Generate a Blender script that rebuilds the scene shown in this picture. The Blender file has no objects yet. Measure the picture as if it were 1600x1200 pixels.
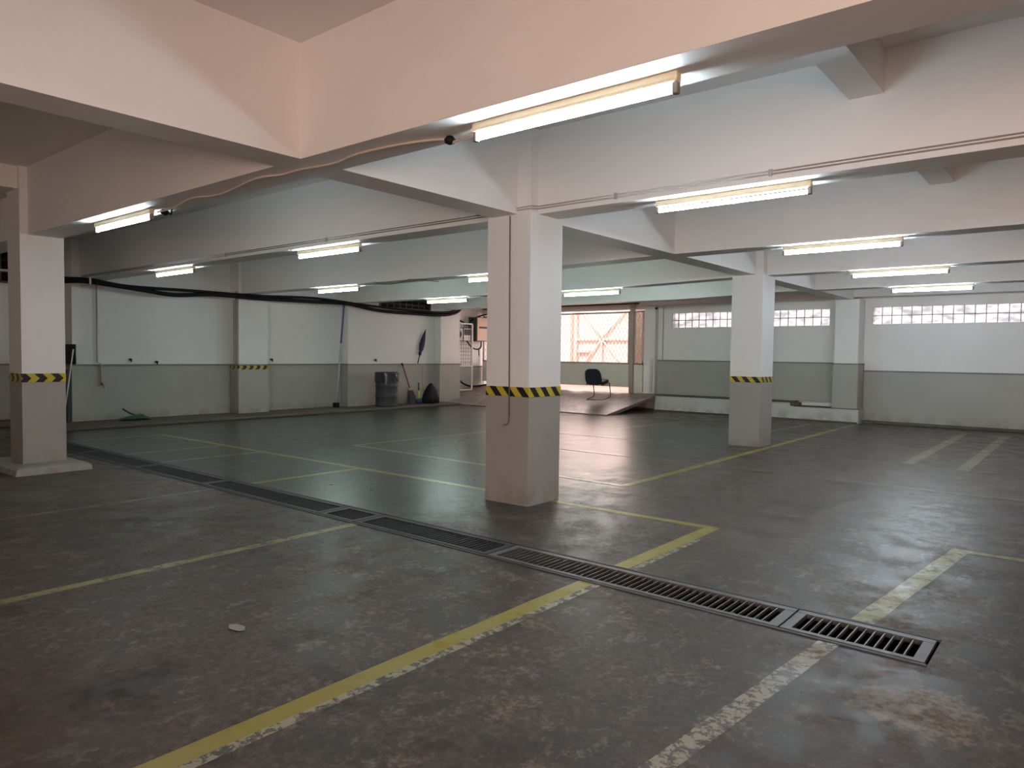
import bpy, bmesh, math, random
from mathutils import Vector, Matrix
random.seed(7)
S = bpy.context.scene
COL = S.collection

# ------------------------------------------------------------------ camera
cam_d = bpy.data.cameras.new('camera')
cam_d.sensor_fit = 'HORIZONTAL'; cam_d.sensor_width = 36.0
cam_d.lens = 1120.44 / 1600 * 36.0
cam_d.clip_start = 0.05; cam_d.clip_end = 200
cam = bpy.data.objects.new('camera', cam_d); COL.objects.link(cam)
FW = Vector((-0.63240729, 0.77355263, -0.04095545))
RT = Vector((0.77381976, 0.63328385, 0.01243139))
UP = Vector((-0.03555275, 0.02383043, 0.99908364))
cam.matrix_world = Matrix(((RT.x, UP.x, -FW.x, 0), (RT.y, UP.y, -FW.y, 0), (RT.z, UP.z, -FW.z, 1.4), (0, 0, 0, 1)))
S.camera = cam

# ------------------------------------------------------------------ world, daylight, exposure
W = bpy.data.worlds.new('daylight'); S.world = W
try: W.use_nodes = True
except Exception: pass
WN = W.node_tree; WN.nodes.clear()
wo = WN.nodes.new('ShaderNodeOutputWorld'); wb = WN.nodes.new('ShaderNodeBackground')
wb.inputs['Color'].default_value = (1.0, 0.93, 0.93, 1); wb.inputs['Strength'].default_value = 1.7
WN.links.new(wb.outputs[0], wo.inputs[0])

def area_light(name, loc, target, sx, sy, power, color):
    d = bpy.data.lights.new(name, 'AREA'); d.shape = 'RECTANGLE'; d.size = sx; d.size_y = sy
    d.energy = power; d.color = color
    o = bpy.data.objects.new(name, d); COL.objects.link(o); o.location = loc
    o.rotation_euler = (Vector(target) - Vector(loc)).to_track_quat('-Z', 'Z').to_euler()
    return o
# added warm fill lamp behind the camera, for daylight from an assumed unseen entrance
area_light('assumed_entrance_fill', (2.5, -4.0, 0.95), (-0.9, 3.0, 2.3), 4.6, 1.7, 280, (1.0, 0.64, 0.48))
# added lamp outside the mesh gate at the far corner, boosting its daylight
area_light('added_gate_light', (-11.6, 18.6, 2.0), (-10.6, 12.0, 0.4), 3.0, 1.8, 85, (1.0, 0.72, 0.64))
sd = bpy.data.lights.new('sun', 'SUN'); sd.energy = 2.6; sd.color = (1.0, 0.92, 0.86); sd.angle = 0.01
sun = bpy.data.objects.new('sun', sd); COL.objects.link(sun); sun.location = (0, 10, 12)
sun.rotation_euler = (math.radians(38), 0, math.radians(-12))
TUBE = 80.0
S.view_settings.view_transform = 'Standard'
try: S.view_settings.look = 'None'
except Exception: pass
S.view_settings.gamma = 1.0
S.view_settings.exposure = 0.55
S.view_settings.use_curve_mapping = False

# ------------------------------------------------------------------ helpers
class MB:
    def __init__(s): s.bm = bmesh.new(); s.mi = 0
    def _f(s, vs, smooth=False):
        try: f = s.bm.faces.new(vs)
        except ValueError: return
        f.material_index = s.mi; f.smooth = smooth
    def box(s, x0, x1, y0, y1, z0, z1):
        v = [s.bm.verts.new(c) for c in ((x0,y0,z0),(x1,y0,z0),(x1,y1,z0),(x0,y1,z0),(x0,y0,z1),(x1,y0,z1),(x1,y1,z1),(x0,y1,z1))]
        for a in ((3,2,1,0),(4,5,6,7),(0,1,5,4),(1,2,6,5),(2,3,7,6),(3,0,4,7)): s._f([v[i] for i in a])
        return s
    def bbox(s, x0, x1, y0, y1, z0, z1, b=0.01, seg=2):
        t = bmesh.new(); k = MB.__new__(MB); k.bm = t; k.mi = s.mi; k.box(x0,x1,y0,y1,z0,z1)
        bmesh.ops.bevel(t, geom=t.edges[:], offset=b, segments=seg, affect='EDGES', profile=0.5)
        s.merge(t); return s
    def merge(s, t, M=None):
        mp = {}
        for v in t.verts: mp[v] = s.bm.verts.new(M @ v.co if M else v.co)
        for f in t.faces: s._f([mp[v] for v in f.verts], f.smooth)
        t.free()
    def quad(s, *p): s._f([s.bm.verts.new(c) for c in p]); return s
    def tube(s, pts, r, n=8, cap=True, closed=False):
        pts = [Vector(p) for p in pts]; rs = r if isinstance(r, (list, tuple)) else [r]*len(pts)
        rings = []; prev = None
        for i, p in enumerate(pts):
            a = pts[i-1] if i else pts[0]; b = pts[i+1] if i < len(pts)-1 else pts[-1]
            d = (b - a).normalized()
            if prev is None:
                u = d.cross(Vector((0,0,1)))
                if u.length < 1e-3: u = d.cross(Vector((0,1,0)))
            else: u = prev - d * prev.dot(d)
            u.normalize(); w = d.cross(u); prev = u
            rings.append([s.bm.verts.new(p + (u*math.cos(2*math.pi*k/n) + w*math.sin(2*math.pi*k/n))*rs[i]) for k in range(n)])
        for A, B in zip(rings, rings[1:]):
            for k in range(n): s._f([A[k], A[(k+1) % n], B[(k+1) % n], B[k]], True)
        if cap: s._f(rings[0][::-1]); s._f(rings[-1])
        return s
    def lathe(s, prof, n=24, c=(0,0,0)):
        rings = [[s.bm.verts.new((c[0]+r*math.cos(2*math.pi*k/n), c[1]+r*math.sin(2*math.pi*k/n), c[2]+z)) for k in range(n)] for r, z in prof]
        for A, B in zip(rings, rings[1:]):
            for k in range(n): s._f([A[k], A[(k+1) % n], B[(k+1) % n], B[k]], True)
        s._f(rings[0][::-1]); s._f(rings[-1]); return s
    def loft(s, rings, cap=True, smooth=True):
        R = [[s.bm.verts.new(p) for p in r] for r in rings]; n = len(R[0])
        for A, B in zip(R, R[1:]):
            for k in range(n): s._f([A[k], A[(k+1) % n], B[(k+1) % n], B[k]], smooth)
        if cap: s._f(R[0][::-1]); s._f(R[-1])
        return s
    def done(s, name, mat, parent=None, origin=None, local=False, recalc=True):
        if recalc: bmesh.ops.recalc_face_normals(s.bm, faces=s.bm.faces[:])
        me = bpy.data.meshes.new(name)
        o = bpy.data.objects.new(name, me); COL.objects.link(o)
        off = Vector((0,0,0))
        if not local:
            if parent is not None:
                p = parent
                while p is not None: off += p.location; p = p.parent
            elif origin is not None: off = Vector(origin)
            elif s.bm.verts:
                xs = [v.co for v in s.bm.verts]
                off = Vector(((min(v.x for v in xs)+max(v.x for v in xs))/2, (min(v.y for v in xs)+max(v.y for v in xs))/2, min(v.z for v in xs)))
        for v in s.bm.verts: v.co -= off
        s.bm.to_mesh(me); s.bm.free()
        for m in (mat if isinstance(mat, (list, tuple)) else [mat]): me.materials.append(m)
        if parent is not None: o.parent = parent
        else: o.location = off
        return o
def tag(o, label, cat, group=None, kind=None):
    o['label'] = label; o['category'] = cat
    if group: o['group'] = group
    if kind: o['kind'] = kind
    return o
def thing(name, loc, label, cat, group=None):
    o = bpy.data.objects.new(name, None); COL.objects.link(o); o.location = loc; o.empty_display_size = 0.2
    return tag(o, label, cat, group)
def struct(o): o['kind'] = 'structure'; return o
def copy_tree(o, parent=None):
    c = o.copy(); COL.objects.link(c)
    if parent is not None: c.parent = parent
    for ch in list(o.children): copy_tree(ch, c)
    return c
def arc(p, q, sag, n=8):
    p, q = Vector(p), Vector(q)
    return [p.lerp(q, t/n) - Vector((0,0,sag*4*(t/n)*(1-t/n))) for t in range(n+1)]
def smooth_path(pts, k=5):
    P = [Vector(p) for p in pts]; out = []
    for i in range(len(P)-1):
        a = P[max(i-1,0)]; b = P[i]; c = P[i+1]; d = P[min(i+2,len(P)-1)]
        for j in range(k):
            t = j/k
            out.append(0.5*((2*b)+(c-a)*t+(2*a-5*b+4*c-d)*t*t+(3*b-a-3*c+d)*t**3))
    out.append(P[-1]); return out

# ------------------------------------------------------------------ materials
class NT:
    def __init__(s, name):
        s.m = bpy.data.materials.new(name); s.m.use_nodes = True
        s.t = s.m.node_tree; s.t.nodes.clear()
        s.out = s.n('ShaderNodeOutputMaterial'); s.b = s.n('ShaderNodeBsdfPrincipled'); s.l(s.b.outputs[0], s.out.inputs[0])
    def n(s, t, **k):
        n = s.t.nodes.new(t)
        for a, v in k.items(): setattr(n, a, v)
        return n
    def l(s, a, b): s.t.links.new(a, b)
    def put(s, sock, v):
        if hasattr(v, 'is_output') or hasattr(v, 'links'): s.l(v, sock)
        else: sock.default_value = v
    def math(s, op, a, b=0.0, c=None, clamp=False):
        n = s.n('ShaderNodeMath', operation=op); n.use_clamp = clamp
        s.put(n.inputs[0], a); s.put(n.inputs[1], b)
        if c is not None: s.put(n.inputs[2], c)
        return n.outputs[0]
    def mix(s, f, a, b):
        n = s.n('ShaderNodeMix', data_type='RGBA')
        s.put(n.inputs[0], f); s.put(n.inputs[6], a if not isinstance(a, tuple) else (*a[:3], 1)); s.put(n.inputs[7], b if not isinstance(b, tuple) else (*b[:3], 1))
        return n.outputs[2]
    def mixf(s, f, a, b):
        n = s.n('ShaderNodeMix', data_type='FLOAT'); s.put(n.inputs[0], f); s.put(n.inputs[2], a); s.put(n.inputs[3], b); return n.outputs[0]
    def noise(s, vec, scale, detail=4, rough=0.55, dist=0.0):
        n = s.n('ShaderNodeTexNoise'); s.l(vec, n.inputs['Vector'])
        n.inputs['Scale'].default_value = scale; n.inputs['Detail'].default_value = detail
        n.inputs['Roughness'].default_value = rough; n.inputs['Distortion'].default_value = dist
        return n.outputs[0]
    def ramp(s, v, a, b):
        n = s.n('ShaderNodeMapRange', interpolation_type='SMOOTHSTEP'); s.put(n.inputs[0], v); n.inputs[1].default_value = a; n.inputs[2].default_value = b
        return n.outputs[0]
    def pos(s): return s.n('ShaderNodeNewGeometry').outputs['Position']
    def xyz(s, v):
        n = s.n('ShaderNodeSeparateXYZ'); s.l(v, n.inputs[0]); return n.outputs
    def off(s, v, o, sc=(1,1,1)):
        n = s.n('ShaderNodeMapping'); s.l(v, n.inputs[0]); n.inputs[1].default_value = o; n.inputs[3].default_value = sc; return n.outputs[0]
    def bump(s, h, strength, dist=0.01):
        n = s.n('ShaderNodeBump'); s.l(h, n.inputs['Height']); n.inputs['Strength'].default_value = strength; n.inputs['Distance'].default_value = dist
        s.l(n.outputs[0], s.b.inputs['Normal'])
def plain(name, col, rough=0.6, metal=0.0, var=0.12, scale=9.0, bump=0.0):
    t = NT(name); p = t.n('ShaderNodeTexCoord').outputs['Object']
    nz = t.noise(p, scale, 4)
    dark = tuple(c*(1-var) for c in col); light = tuple(min(1, c*(1+var)) for c in col)
    t.l(t.mix(nz, dark, light), t.b.inputs['Base Color'])
    t.b.inputs['Roughness'].default_value = rough; t.b.inputs['Metallic'].default_value = metal
    if bump: t.bump(nz, bump)
    if max(col) < 0.014: t.b.inputs['Specular IOR Level'].default_value = 0.2
    return t.m
def paint_wall(name, col, rough=0.55, grime=0.12):
    t = NT(name); p = t.pos()
    big = t.noise(p, 0.8, 3); fine = t.noise(p, 14, 4, 0.6)
    c = t.mix(t.ramp(big, 0.35, 0.75), col, tuple(x*(1-grime) for x in col))
    c = t.mix(t.math('MULTIPLY', fine, 0.10), c, tuple(x*0.6 for x in col))
    z = t.xyz(p)[2]
    low = t.math('MULTIPLY', t.ramp(z, 0.30, 0.02), t.ramp(t.noise(p, 5, 5), 0.35, 0.7))
    c = t.mix(t.math('MULTIPLY', low, 0.5), c, (0.16, 0.13, 0.10))
    t.l(c, t.b.inputs['Base Color']); t.b.inputs['Roughness'].default_value = rough
    t.bump(t.noise(p, 30, 3), 0.08, 0.004)
    return t.m
M = {}
M['white'] = paint_wall('white_wall_paint', (0.78, 0.775, 0.76), 0.5, 0.05)
M['ceiling'] = paint_wall('white_ceiling_paint', (0.80, 0.785, 0.765), 0.6, 0.05)
M['dado'] = paint_wall('grey_dado_paint', (0.375, 0.37, 0.335), 0.42, 0.08)
M['pillar_low'] = paint_wall('grey_pillar_paint', (0.34, 0.325, 0.30), 0.42, 0.08)
M['ledge'] = paint_wall('dark_ledge', (0.20, 0.20, 0.185), 0.6, 0.15)
M['kerb'] = plain('dirty_kerb_concrete', (0.10, 0.08, 0.07), 0.8, 0, 0.4, 6, 0.3)
M['plinth'] = paint_wall('plinth_paint', (0.55, 0.56, 0.53), 0.6, 0.15)
M['steel'] = plain('galvanised_steel', (0.115, 0.11, 0.105), 0.5, 0.2, 0.3, 12, 0.1)
M['darksteel'] = plain('dull_dark_steel', (0.045, 0.045, 0.05), 0.6, 0.2, 0.35, 8, 0.1)
M['pit'] = plain('drain_pit', (0.012, 0.010, 0.009), 0.9, 0, 0.4, 10)
M['black'] = plain('black_rubber', (0.008, 0.008, 0.012), 0.62, 0, 0.2, 20)
M['fabric'] = plain('navy_black_fabric', (0.010, 0.012, 0.022), 0.85, 0, 0.3, 60, 0.2)
M['chrome'] = plain('black_tube_steel', (0.03, 0.03, 0.035), 0.3, 0.6, 0.1, 10)
M['batten'] = plain('cream_batten_enamel', (0.72, 0.62, 0.44), 0.4, 0, 0.06, 6)
M['holder'] = plain('grey_lamp_holder', (0.20, 0.18, 0.16), 0.5, 0, 0.2, 20)
M['cable_white'] = plain('off_white_cable', (0.62, 0.52, 0.44), 0.5, 0, 0.08, 10)
M['conduit'] = plain('painted_conduit', (0.40, 0.385, 0.365), 0.5, 0, 0.1, 10)
M['conduit_dark'] = plain('grey_conduit', (0.16, 0.145, 0.135), 0.6, 0, 0.15, 10)
M['whitesteel'] = plain('white_painted_steel', (0.70, 0.68, 0.66), 0.45, 0, 0.08, 10)
M['gate_sheet'] = plain('cream_sheet_metal', (0.72, 0.71, 0.61), 0.5, 0, 0.06, 5)
M['gate_frame'] = plain('taupe_steel_frame', (0.42, 0.35, 0.31), 0.5, 0, 0.12, 10)
M['mesh'] = plain('rusty_expanded_mesh', (0.62, 0.48, 0.42), 0.6, 0, 0.15, 15)
M['outer'] = plain('pink_painted_steel', (0.88, 0.66, 0.60), 0.6, 0, 0.1, 5)
M['outer_sheet'] = plain('pale_pink_sheet', (0.88, 0.73, 0.68), 0.6, 0, 0.05, 3)
M['outer_ground'] = plain('sunlit_concrete', (0.55, 0.40, 0.34), 0.8, 0, 0.15, 3)
M['blue'] = plain('blue_pole_paint', (0.10, 0.15, 0.30), 0.4, 0, 0.2, 5)
M['paleblue'] = plain('pale_blue_pole', (0.42, 0.46, 0.52), 0.4, 0, 0.1, 5)
M['drum'] = plain('dark_grey_drum', (0.040, 0.042, 0.048), 0.62, 0, 0.3, 6, 0.1)
M['plastic'] = plain('crumpled_black_plastic', (0.035, 0.036, 0.042), 0.22, 0, 0.3, 9, 0.8)
M['bag'] = plain('black_bin_bag', (0.006, 0.0065, 0.009), 0.62, 0, 0.3, 12, 0.3)
M['red'] = plain('red_broom_handle', (0.22, 0.035, 0.03), 0.4, 0, 0.2, 10)
M['bristle'] = plain('grey_bristles', (0.055, 0.052, 0.058), 0.9, 0, 0.4, 60, 0.5)
M['wood'] = plain('worn_wood_handle', (0.42, 0.36, 0.30), 0.6, 0, 0.2, 10)
M['yellowp'] = plain('yellow_plastic', (0.42, 0.40, 0.13), 0.5, 0, 0.2, 10)
M['green'] = plain('green_plastic', (0.02, 0.085, 0.04), 0.5, 0, 0.3, 10)
M['greendark'] = plain('dark_green_plastic', (0.02, 0.03, 0.025), 0.5, 0, 0.3, 10)
M['bluep'] = plain('dark_blue_plastic', (0.03, 0.03, 0.11), 0.5, 0, 0.2, 10)
M['navy'] = plain('navy_umbrella_cloth', (0.008, 0.012, 0.04), 0.7, 0, 0.3, 20, 0.3)
M['meter'] = plain('grey_meter_box', (0.36, 0.37, 0.38), 0.4, 0.3, 0.2, 6)
M['panel'] = plain('cream_cabinet', (0.62, 0.47, 0.36), 0.5, 0, 0.1, 6)
M['panel_side'] = plain('dark_green_cabinet_side', (0.045, 0.06, 0.05), 0.5, 0, 0.1, 6)
M['brass'] = plain('brass_tap', (0.35, 0.27, 0.14), 0.35, 0.8, 0.1, 10)
M['opening_shade'] = plain('painted_opening_shade', (0.01, 0.01, 0.01), 0.9, 0, 0.2, 5)
M['mortar'] = plain('window_mortar', (0.45, 0.43, 0.42), 0.8, 0, 0.1, 20)
M['rust'] = plain('brown_timber', (0.10, 0.06, 0.05), 0.7, 0, 0.25, 8)

def tube_mat(name, col, k=1.0):
    t = NT(name); e = t.n('ShaderNodeEmission'); e.inputs[0].default_value = (*col, 1); e.inputs[1].default_value = TUBE * k
    t.l(e.outputs[0], t.out.inputs[0]); return t.m
M['tube_cool'] = tube_mat('lit_cool_tube', (0.76, 0.91, 1.0), 1.17)
M['tube_dim'] = tube_mat('lit_dim_tube', (0.80, 0.95, 1.0), 0.70)
M['tube_new'] = tube_mat('lit_new_tube', (0.79, 0.91, 1.0), 1.62)
M['tube_gate'] = tube_mat('lit_tube_by_gate', (0.76, 0.98, 0.97), 2.2)
M['tube_green'] = tube_mat('lit_greenish_tube', (0.76, 0.98, 0.96), 1.25)

def glass_block():
    t = NT('glass_block'); p = t.pos()
    b = t.b; t.l(t.mix(t.ramp(t.noise(t.off(p, (0,0,0), (1, 1, 2.2)), 4.0, 4, 0.6), 0.35, 0.65), (0.27, 0.275, 0.30), (0.66, 0.645, 0.65)), b.inputs['Base Color'])  # patchy tint imitates uneven glints in the blocks
    b.inputs['Roughness'].default_value = 0.28; b.inputs['Transmission Weight'].default_value = 1.0; b.inputs['IOR'].default_value = 1.25
    t.bump(t.noise(t.off(p, (0,0,0), (1, 1, 2.4)), 9, 3, 0.6, 0.6), 0.5, 0.03)
    return t.m
M['glass'] = glass_block()

def concrete(t):
    """colour and roughness of the worn, half painted garage floor, in world coordinates"""
    p = t.pos(); X, Y, Z = t.xyz(p)
    big = t.noise(p, 0.42, 5, 0.6, 0.4); med = t.noise(t.off(p, (7.3, 2.1, 0)), 2.8, 14, 0.78, 0.2)
    fin = t.noise(p, 24, 8, 0.75)
    c = t.mix(t.ramp(big, 0.32, 0.68), (0.080, 0.060, 0.048), (0.124, 0.095, 0.077))
    c = t.mix(t.math('MULTIPLY', t.ramp(med, 0.495, 0.46), 0.68), c, (0.034, 0.028, 0.025))
    # the green-grey floor paint of the far left bays
    wob = t.math('MULTIPLY', t.math('SUBTRACT', med, 0.5), 1.6)
    gx = t.ramp(t.math('ADD', X, wob), -3.6, -5.0)
    gy = t.ramp(t.math('ADD', Y, t.math('MULTIPLY', wob, 0.15)), 4.03, 4.13)
    gback = t.ramp(t.math('ADD', Y, wob), 14.6, 13.0)
    green = t.math('MULTIPLY', t.math('MULTIPLY', gx, gy), gback)
    gcol = t.mix(t.ramp(big, 0.3, 0.7), (0.046, 0.060, 0.050), (0.064, 0.080, 0.067))
    # bare tan patches where paint has flaked
    pt = t.noise(t.off(p, (3.7, 11.3, 0)), 3.0, 14, 0.78, 0.2)
    pm = t.ramp(pt, 0.555, 0.585)
    near = t.ramp(Y, 6.5, 3.0)
    pm = t.math('MULTIPLY', pm, t.math('ADD', t.math('MULTIPLY', near, 0.70), 0.28))
    c = t.mix(pm, c, (0.215, 0.165, 0.125))
    # short scuffed streaks
    st = t.noise(t.off(p, (0, 0, 0), (1.0, 0.6, 1)), 6.0, 14, 0.80, 0.1)
    c = t.mix(t.math('MULTIPLY', t.ramp(st, 0.54, 0.575), 0.72), c, (0.185, 0.152, 0.130))
    c = t.mix(t.math('MULTIPLY', green, 0.93), c, gcol)
    # dark oil stains
    ds = t.noise(t.off(p, (19.1, 5.2, 0)), 1.6, 14, 0.78, 0.2)
    c = t.mix(t.math('MULTIPLY', t.ramp(ds, 0.545, 0.60), t.mixf(green, 0.55, 0.10)), c, (0.024, 0.019, 0.017))
    sp = t.noise(t.off(p, (1.1, 8.2, 0)), 9.0, 4, 0.6)
    c = t.mix(t.math('MULTIPLY', t.ramp(sp, 0.69, 0.74), t.mixf(green, 0.8, 0.1)), c, (0.022, 0.016, 0.014))
    # brown stain in the near left bay, one flaked tan patch right of the drain end
    def blob(cx, cy, r0, r1, k):
        dx = t.math('SUBTRACT', X, cx); dy = t.math('SUBTRACT', Y, cy)
        d = t.math('SQRT', t.math('ADD', t.math('MULTIPLY', dx, dx), t.math('MULTIPLY', dy, dy)))
        d = t.math('ADD', d, t.math('MULTIPLY', t.math('SUBTRACT', pt, 0.5), k))
        return t.ramp(d, r1, r0)
    c = t.mix(t.math('MULTIPLY', blob(-3.15, 0.95, 0.15, 0.85, 1.6), 0.55), c, (0.09, 0.05, 0.032))
    c = t.mix(t.math('MULTIPLY', blob(-3.05, 1.25, 0.05, 0.30, 1.4), 0.85), c, (0.016, 0.010, 0.008))
    bl = t.math('MULTIPLY', blob(-0.50, 3.20, 0.20, 0.26, 0.6), t.ramp(fin, 0.36, 0.50))
    c = t.mix(t.math('MULTIPLY', bl, 0.9), c, (0.25, 0.18, 0.125))
    c = t.mix(t.math('MULTIPLY', t.ramp(fin, 0.60, 0.42), 0.55), c, (0.036, 0.030, 0.027))
    r = t.math('ADD', t.math('MULTIPLY', t.ramp(med, 0.44, 0.56), 0.16), 0.29)
    r = t.math('ADD', r, t.math('MULTIPLY', pm, 0.25), clamp=True)
    r = t.math('ADD', r, t.math('MULTIPLY', t.ramp(Y, 7.5, 3.6), 0.13), clamp=True)
    r = t.mixf(green, r, t.math('ADD', t.math('MULTIPLY', med, 0.22), 0.19))
    t.bump(t.math('ADD', t.math('MULTIPLY', med, 0.7), t.math('MULTIPLY', fin, 0.5)), 0.12, 0.003)
    return c, r, p
def floor_mat():
    t = NT('worn_garage_floor'); c, r, p = concrete(t)
    t.l(c, t.b.inputs['Base Color']); t.l(r, t.b.inputs['Roughness']); t.b.inputs['Specular IOR Level'].default_value = 0.22
    return t.m
M['floor'] = floor_mat()
def line_mat(name, col, a, b, sc=11):
    """road paint flaking off down to the same floor"""
    t = NT(name); c, r, p = concrete(t)
    w = t.noise(t.off(p, (4.4, 1.7, 0)), sc, 10, 0.75, 0.3)
    m = t.ramp(w, a, b)
    shade = t.noise(p, 3.0, 4)
    pc = t.mix(shade, tuple(x*0.8 for x in col), tuple(x*1.15 for x in col))
    t.l(t.mix(m, c, pc), t.b.inputs['Base Color']); t.l(r, t.b.inputs['Roughness'])
    return t.m
M['yellow'] = line_mat('yellow_road_paint', (0.29, 0.23, 0.032), 0.26, 0.38)
M['yellow_worn'] = line_mat('worn_yellow_road_paint', (0.28, 0.24, 0.075), 0.40, 0.52)
M['yellow_faint'] = line_mat('faint_yellow_road_paint', (0.20, 0.18, 0.09), 0.46, 0.62)
M['yellow_old'] = line_mat('old_yellow_road_paint', (0.21, 0.19, 0.105), 0.34, 0.50)
M['cream_line'] = line_mat('flaked_cream_road_paint', (0.33, 0.28, 0.195), 0.48, 0.51, 15)

def hazard(name, chev, pitch, zc, u0=0.0):
    t = NT(name); X, Y, Z = t.xyz(t.pos())
    u = t.math('ADD', t.math('ADD', X, Y), u0)
    z = t.math('SUBTRACT', Z, zc)
    u = t.math('ADD', u, t.math('ABSOLUTE', z) if chev else t.math('MULTIPLY', z, 0.9))
    f = t.math('FRACT', t.math('DIVIDE', u, pitch)); k = t.math('GREATER_THAN', f, 0.5)
    t.l(t.mix(k, (0.014, 0.013, 0.014), (0.50, 0.40, 0.035)), t.b.inputs['Base Color']); t.b.inputs['Roughness'].default_value = 0.35
    return t.m
M['haz_diag'] = hazard('diagonal_hazard_tape', False, 0.163, 1.055, 20.0)
M['haz_chev'] = hazard('chevron_hazard_tape', True, 0.165, 1.06, 20.02)

# ------------------------------------------------------------------ the setting
ZB, ZC = 2.69, 3.45
DX0, DX1, DY0, DY1 = -13.3, -0.56, 3.72, 4.07
f = MB()
XA, XB, YA, YB = -16.2, 6.4, -4.4, 17.6
f.quad((XA,YA,0),(XB,YA,0),(XB,DY0,0),(XA,DY0,0)); f.quad((XA,DY1,0),(XB,DY1,0),(XB,YB,0),(XA,YB,0))
f.quad((XA,DY0,0),(DX0,DY0,0),(DX0,DY1,0),(XA,DY1,0)); f.quad((DX1,DY0,0),(XB,DY0,0),(XB,DY1,0),(DX1,DY1,0))
bmesh.ops.remove_doubles(f.bm, verts=f.bm.verts[:], dist=1e-4)
floor = struct(f.done('floor', M['floor'], origin=(0,0,0)))

# painted bay lines, children of the floor they are painted on
NL = [0]
def line(x0, y0, x1, y1, w, mat, label=None, z=None):
    NL[0] += 1; z = 0.001 + 0.0001*NL[0]
    a, b = Vector((x0,y0,0)), Vector((x1,y1,0)); d = (b-a).normalized(); n = Vector((-d.y, d.x, 0))*w/2
    m = MB(); lo, hi = [], []
    k = max(2, int((b-a).length/0.25)); rn = random.Random(int(abs(x0*91+y0*37)*10))
    for i in range(k+1):
        q = a.lerp(b, i/k); j = rn.uniform(0.93, 1.07)
        lo.append(m.bm.verts.new(q - n*j + Vector((0,0,z)))); hi.append(m.bm.verts.new(q + n*j + Vector((0,0,z))))
    for i in range(k): m._f([lo[i], lo[i+1], hi[i+1], hi[i]])
    o = m.done('painted_line', M[mat], parent=floor, recalc=False)
    if label: o['label'] = label
    return o
line(-2.40, -1.0, -2.40, DY0-0.02, 0.115, 'yellow', 'bold yellow bay line running under the camera side of the drain')
line(-2.325, 0.5, -2.325, DY0-0.02, 0.05, 'cream_line', 'flaked cream edge along the bold yellow line')
line(-2.405, DY1+0.02, -2.405, 5.60, 0.115, 'yellow', 'bold yellow line beyond the drain, up to a corner')
line(-2.315, DY1+0.02, -2.33, 5.15, 0.045, 'cream_line')
line(-4.62, -0.6, -4.66, DY0-0.02, 0.085, 'yellow_worn')
line(-1.20, 1.2, -0.98, DY0-0.02, 0.095, 'cream_line', 'flaked cream line ending at the drain')
line(-0.93, DY1+0.02, -0.735, 6.17, 0.115, 'yellow_worn', 'worn yellow line beyond the drain end')
line(-12.0, 5.50, -2.36, 5.555, 0.085, 'yellow')
line(-0.78, 6.13, 1.6, 6.15, 0.085, 'yellow_worn')
for x, y1 in ((-12.0, 5.46), (-10.03, 5.46), (-9.02, 5.50), (-6.90, 5.52)):
    line(x, DY1+0.02, x+0.02, y1, 0.085, 'yellow' if x > -8 else 'yellow_worn')
line(-9.05, 1.2, -9.05, DY0-0.02, 0.08, 'yellow_faint'); line(-6.9, 1.0, -6.9, DY0-0.02, 0.08, 'yellow_faint')
line(-8.70, 6.85, -3.88, 6.71, 0.085, 'yellow_worn'); line(-8.66, 6.9, -8.5, 10.4, 0.085, 'yellow_worn')
line(-3.91, 6.74, -3.98, 16.4, 0.10, 'yellow', 'long yellow line passing the foot of the farther pillar')
line(-2.42, 8.75, 2.0, 8.76, 0.07, 'yellow_old'); line(-1.94, 10.75, -1.94, 16.0, 0.14, 'yellow_old'); line(-1.29, 10.65, -1.29, 16.0, 0.14, 'yellow_old')
line(-8.5, 10.5, 1.5, 10.68, 0.08, 'yellow_faint'); line(-7.1, 11.9, -6.95, 14.4, 0.09, 'yellow_worn'); line(-4.79, 13.4, -4.72, 15.8, 0.09, 'yellow_worn')
line(-6.4, 8.75, -3.0, 8.75, 0.08, 'yellow_faint')

# ceiling with its beams
ceil = struct(MB().box(XA, XB, YA, YB, ZC, ZC+0.2).done('ceiling', M['ceiling'], origin=(0,0,ZC)))
VX0, VX1 = -4.49, -4.18
def beam(x0, x1, y0, y1, z0=ZB, z1=ZC): return MB().box(x0, x1, y0, y1, z0, z1).done('beam', M['ceiling'], parent=ceil)
UB = [(-0.75, -0.41), (2.85, 3.19), (5.275, 5.59), (8.31, 8.65), (11.23, 11.55), (14.09, 14.43)]
ZL = [ZB, ZB, ZB, ZB-0.045, ZB-0.06, ZB-0.07]
for i, (a, b) in enumerate(UB):
    if i < 3: beam(-15.3 if i > 1 else -15.48, XB-0.2, a, b)
    else:
        sec = lambda x, z: [(x, a, z), (x, b, z), (x, b, ZC), (x, a, ZC)]
        MB().loft([sec(-15.3, ZL[i]), sec(-7.0, ZL[i]), sec(VX0, ZB)], smooth=False).done('beam', M['ceiling'], parent=ceil)
        beam(VX0, XB-0.2, a, b)
beam(-9.44, XB-0.2, 16.82, 17.48, 2.74)
for x0, x1 in ((VX0, VX1), (0.95, 1.26)):
    ys = [YA+0.2] + [v for ab in UB for v in ab] + [16.82]
    for k in range(0, len(ys), 2): beam(x0, x1, ys[k], ys[k+1])
for k in range(1, len(UB)-1): beam(-1.38, -1.165, UB[k][1], UB[k+1][0], 3.16)
MB().box(-15.48, -9.5, YA+0.2, 2.85, 3.20, ZC).done('slab', M['ceiling'], parent=ceil)

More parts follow.
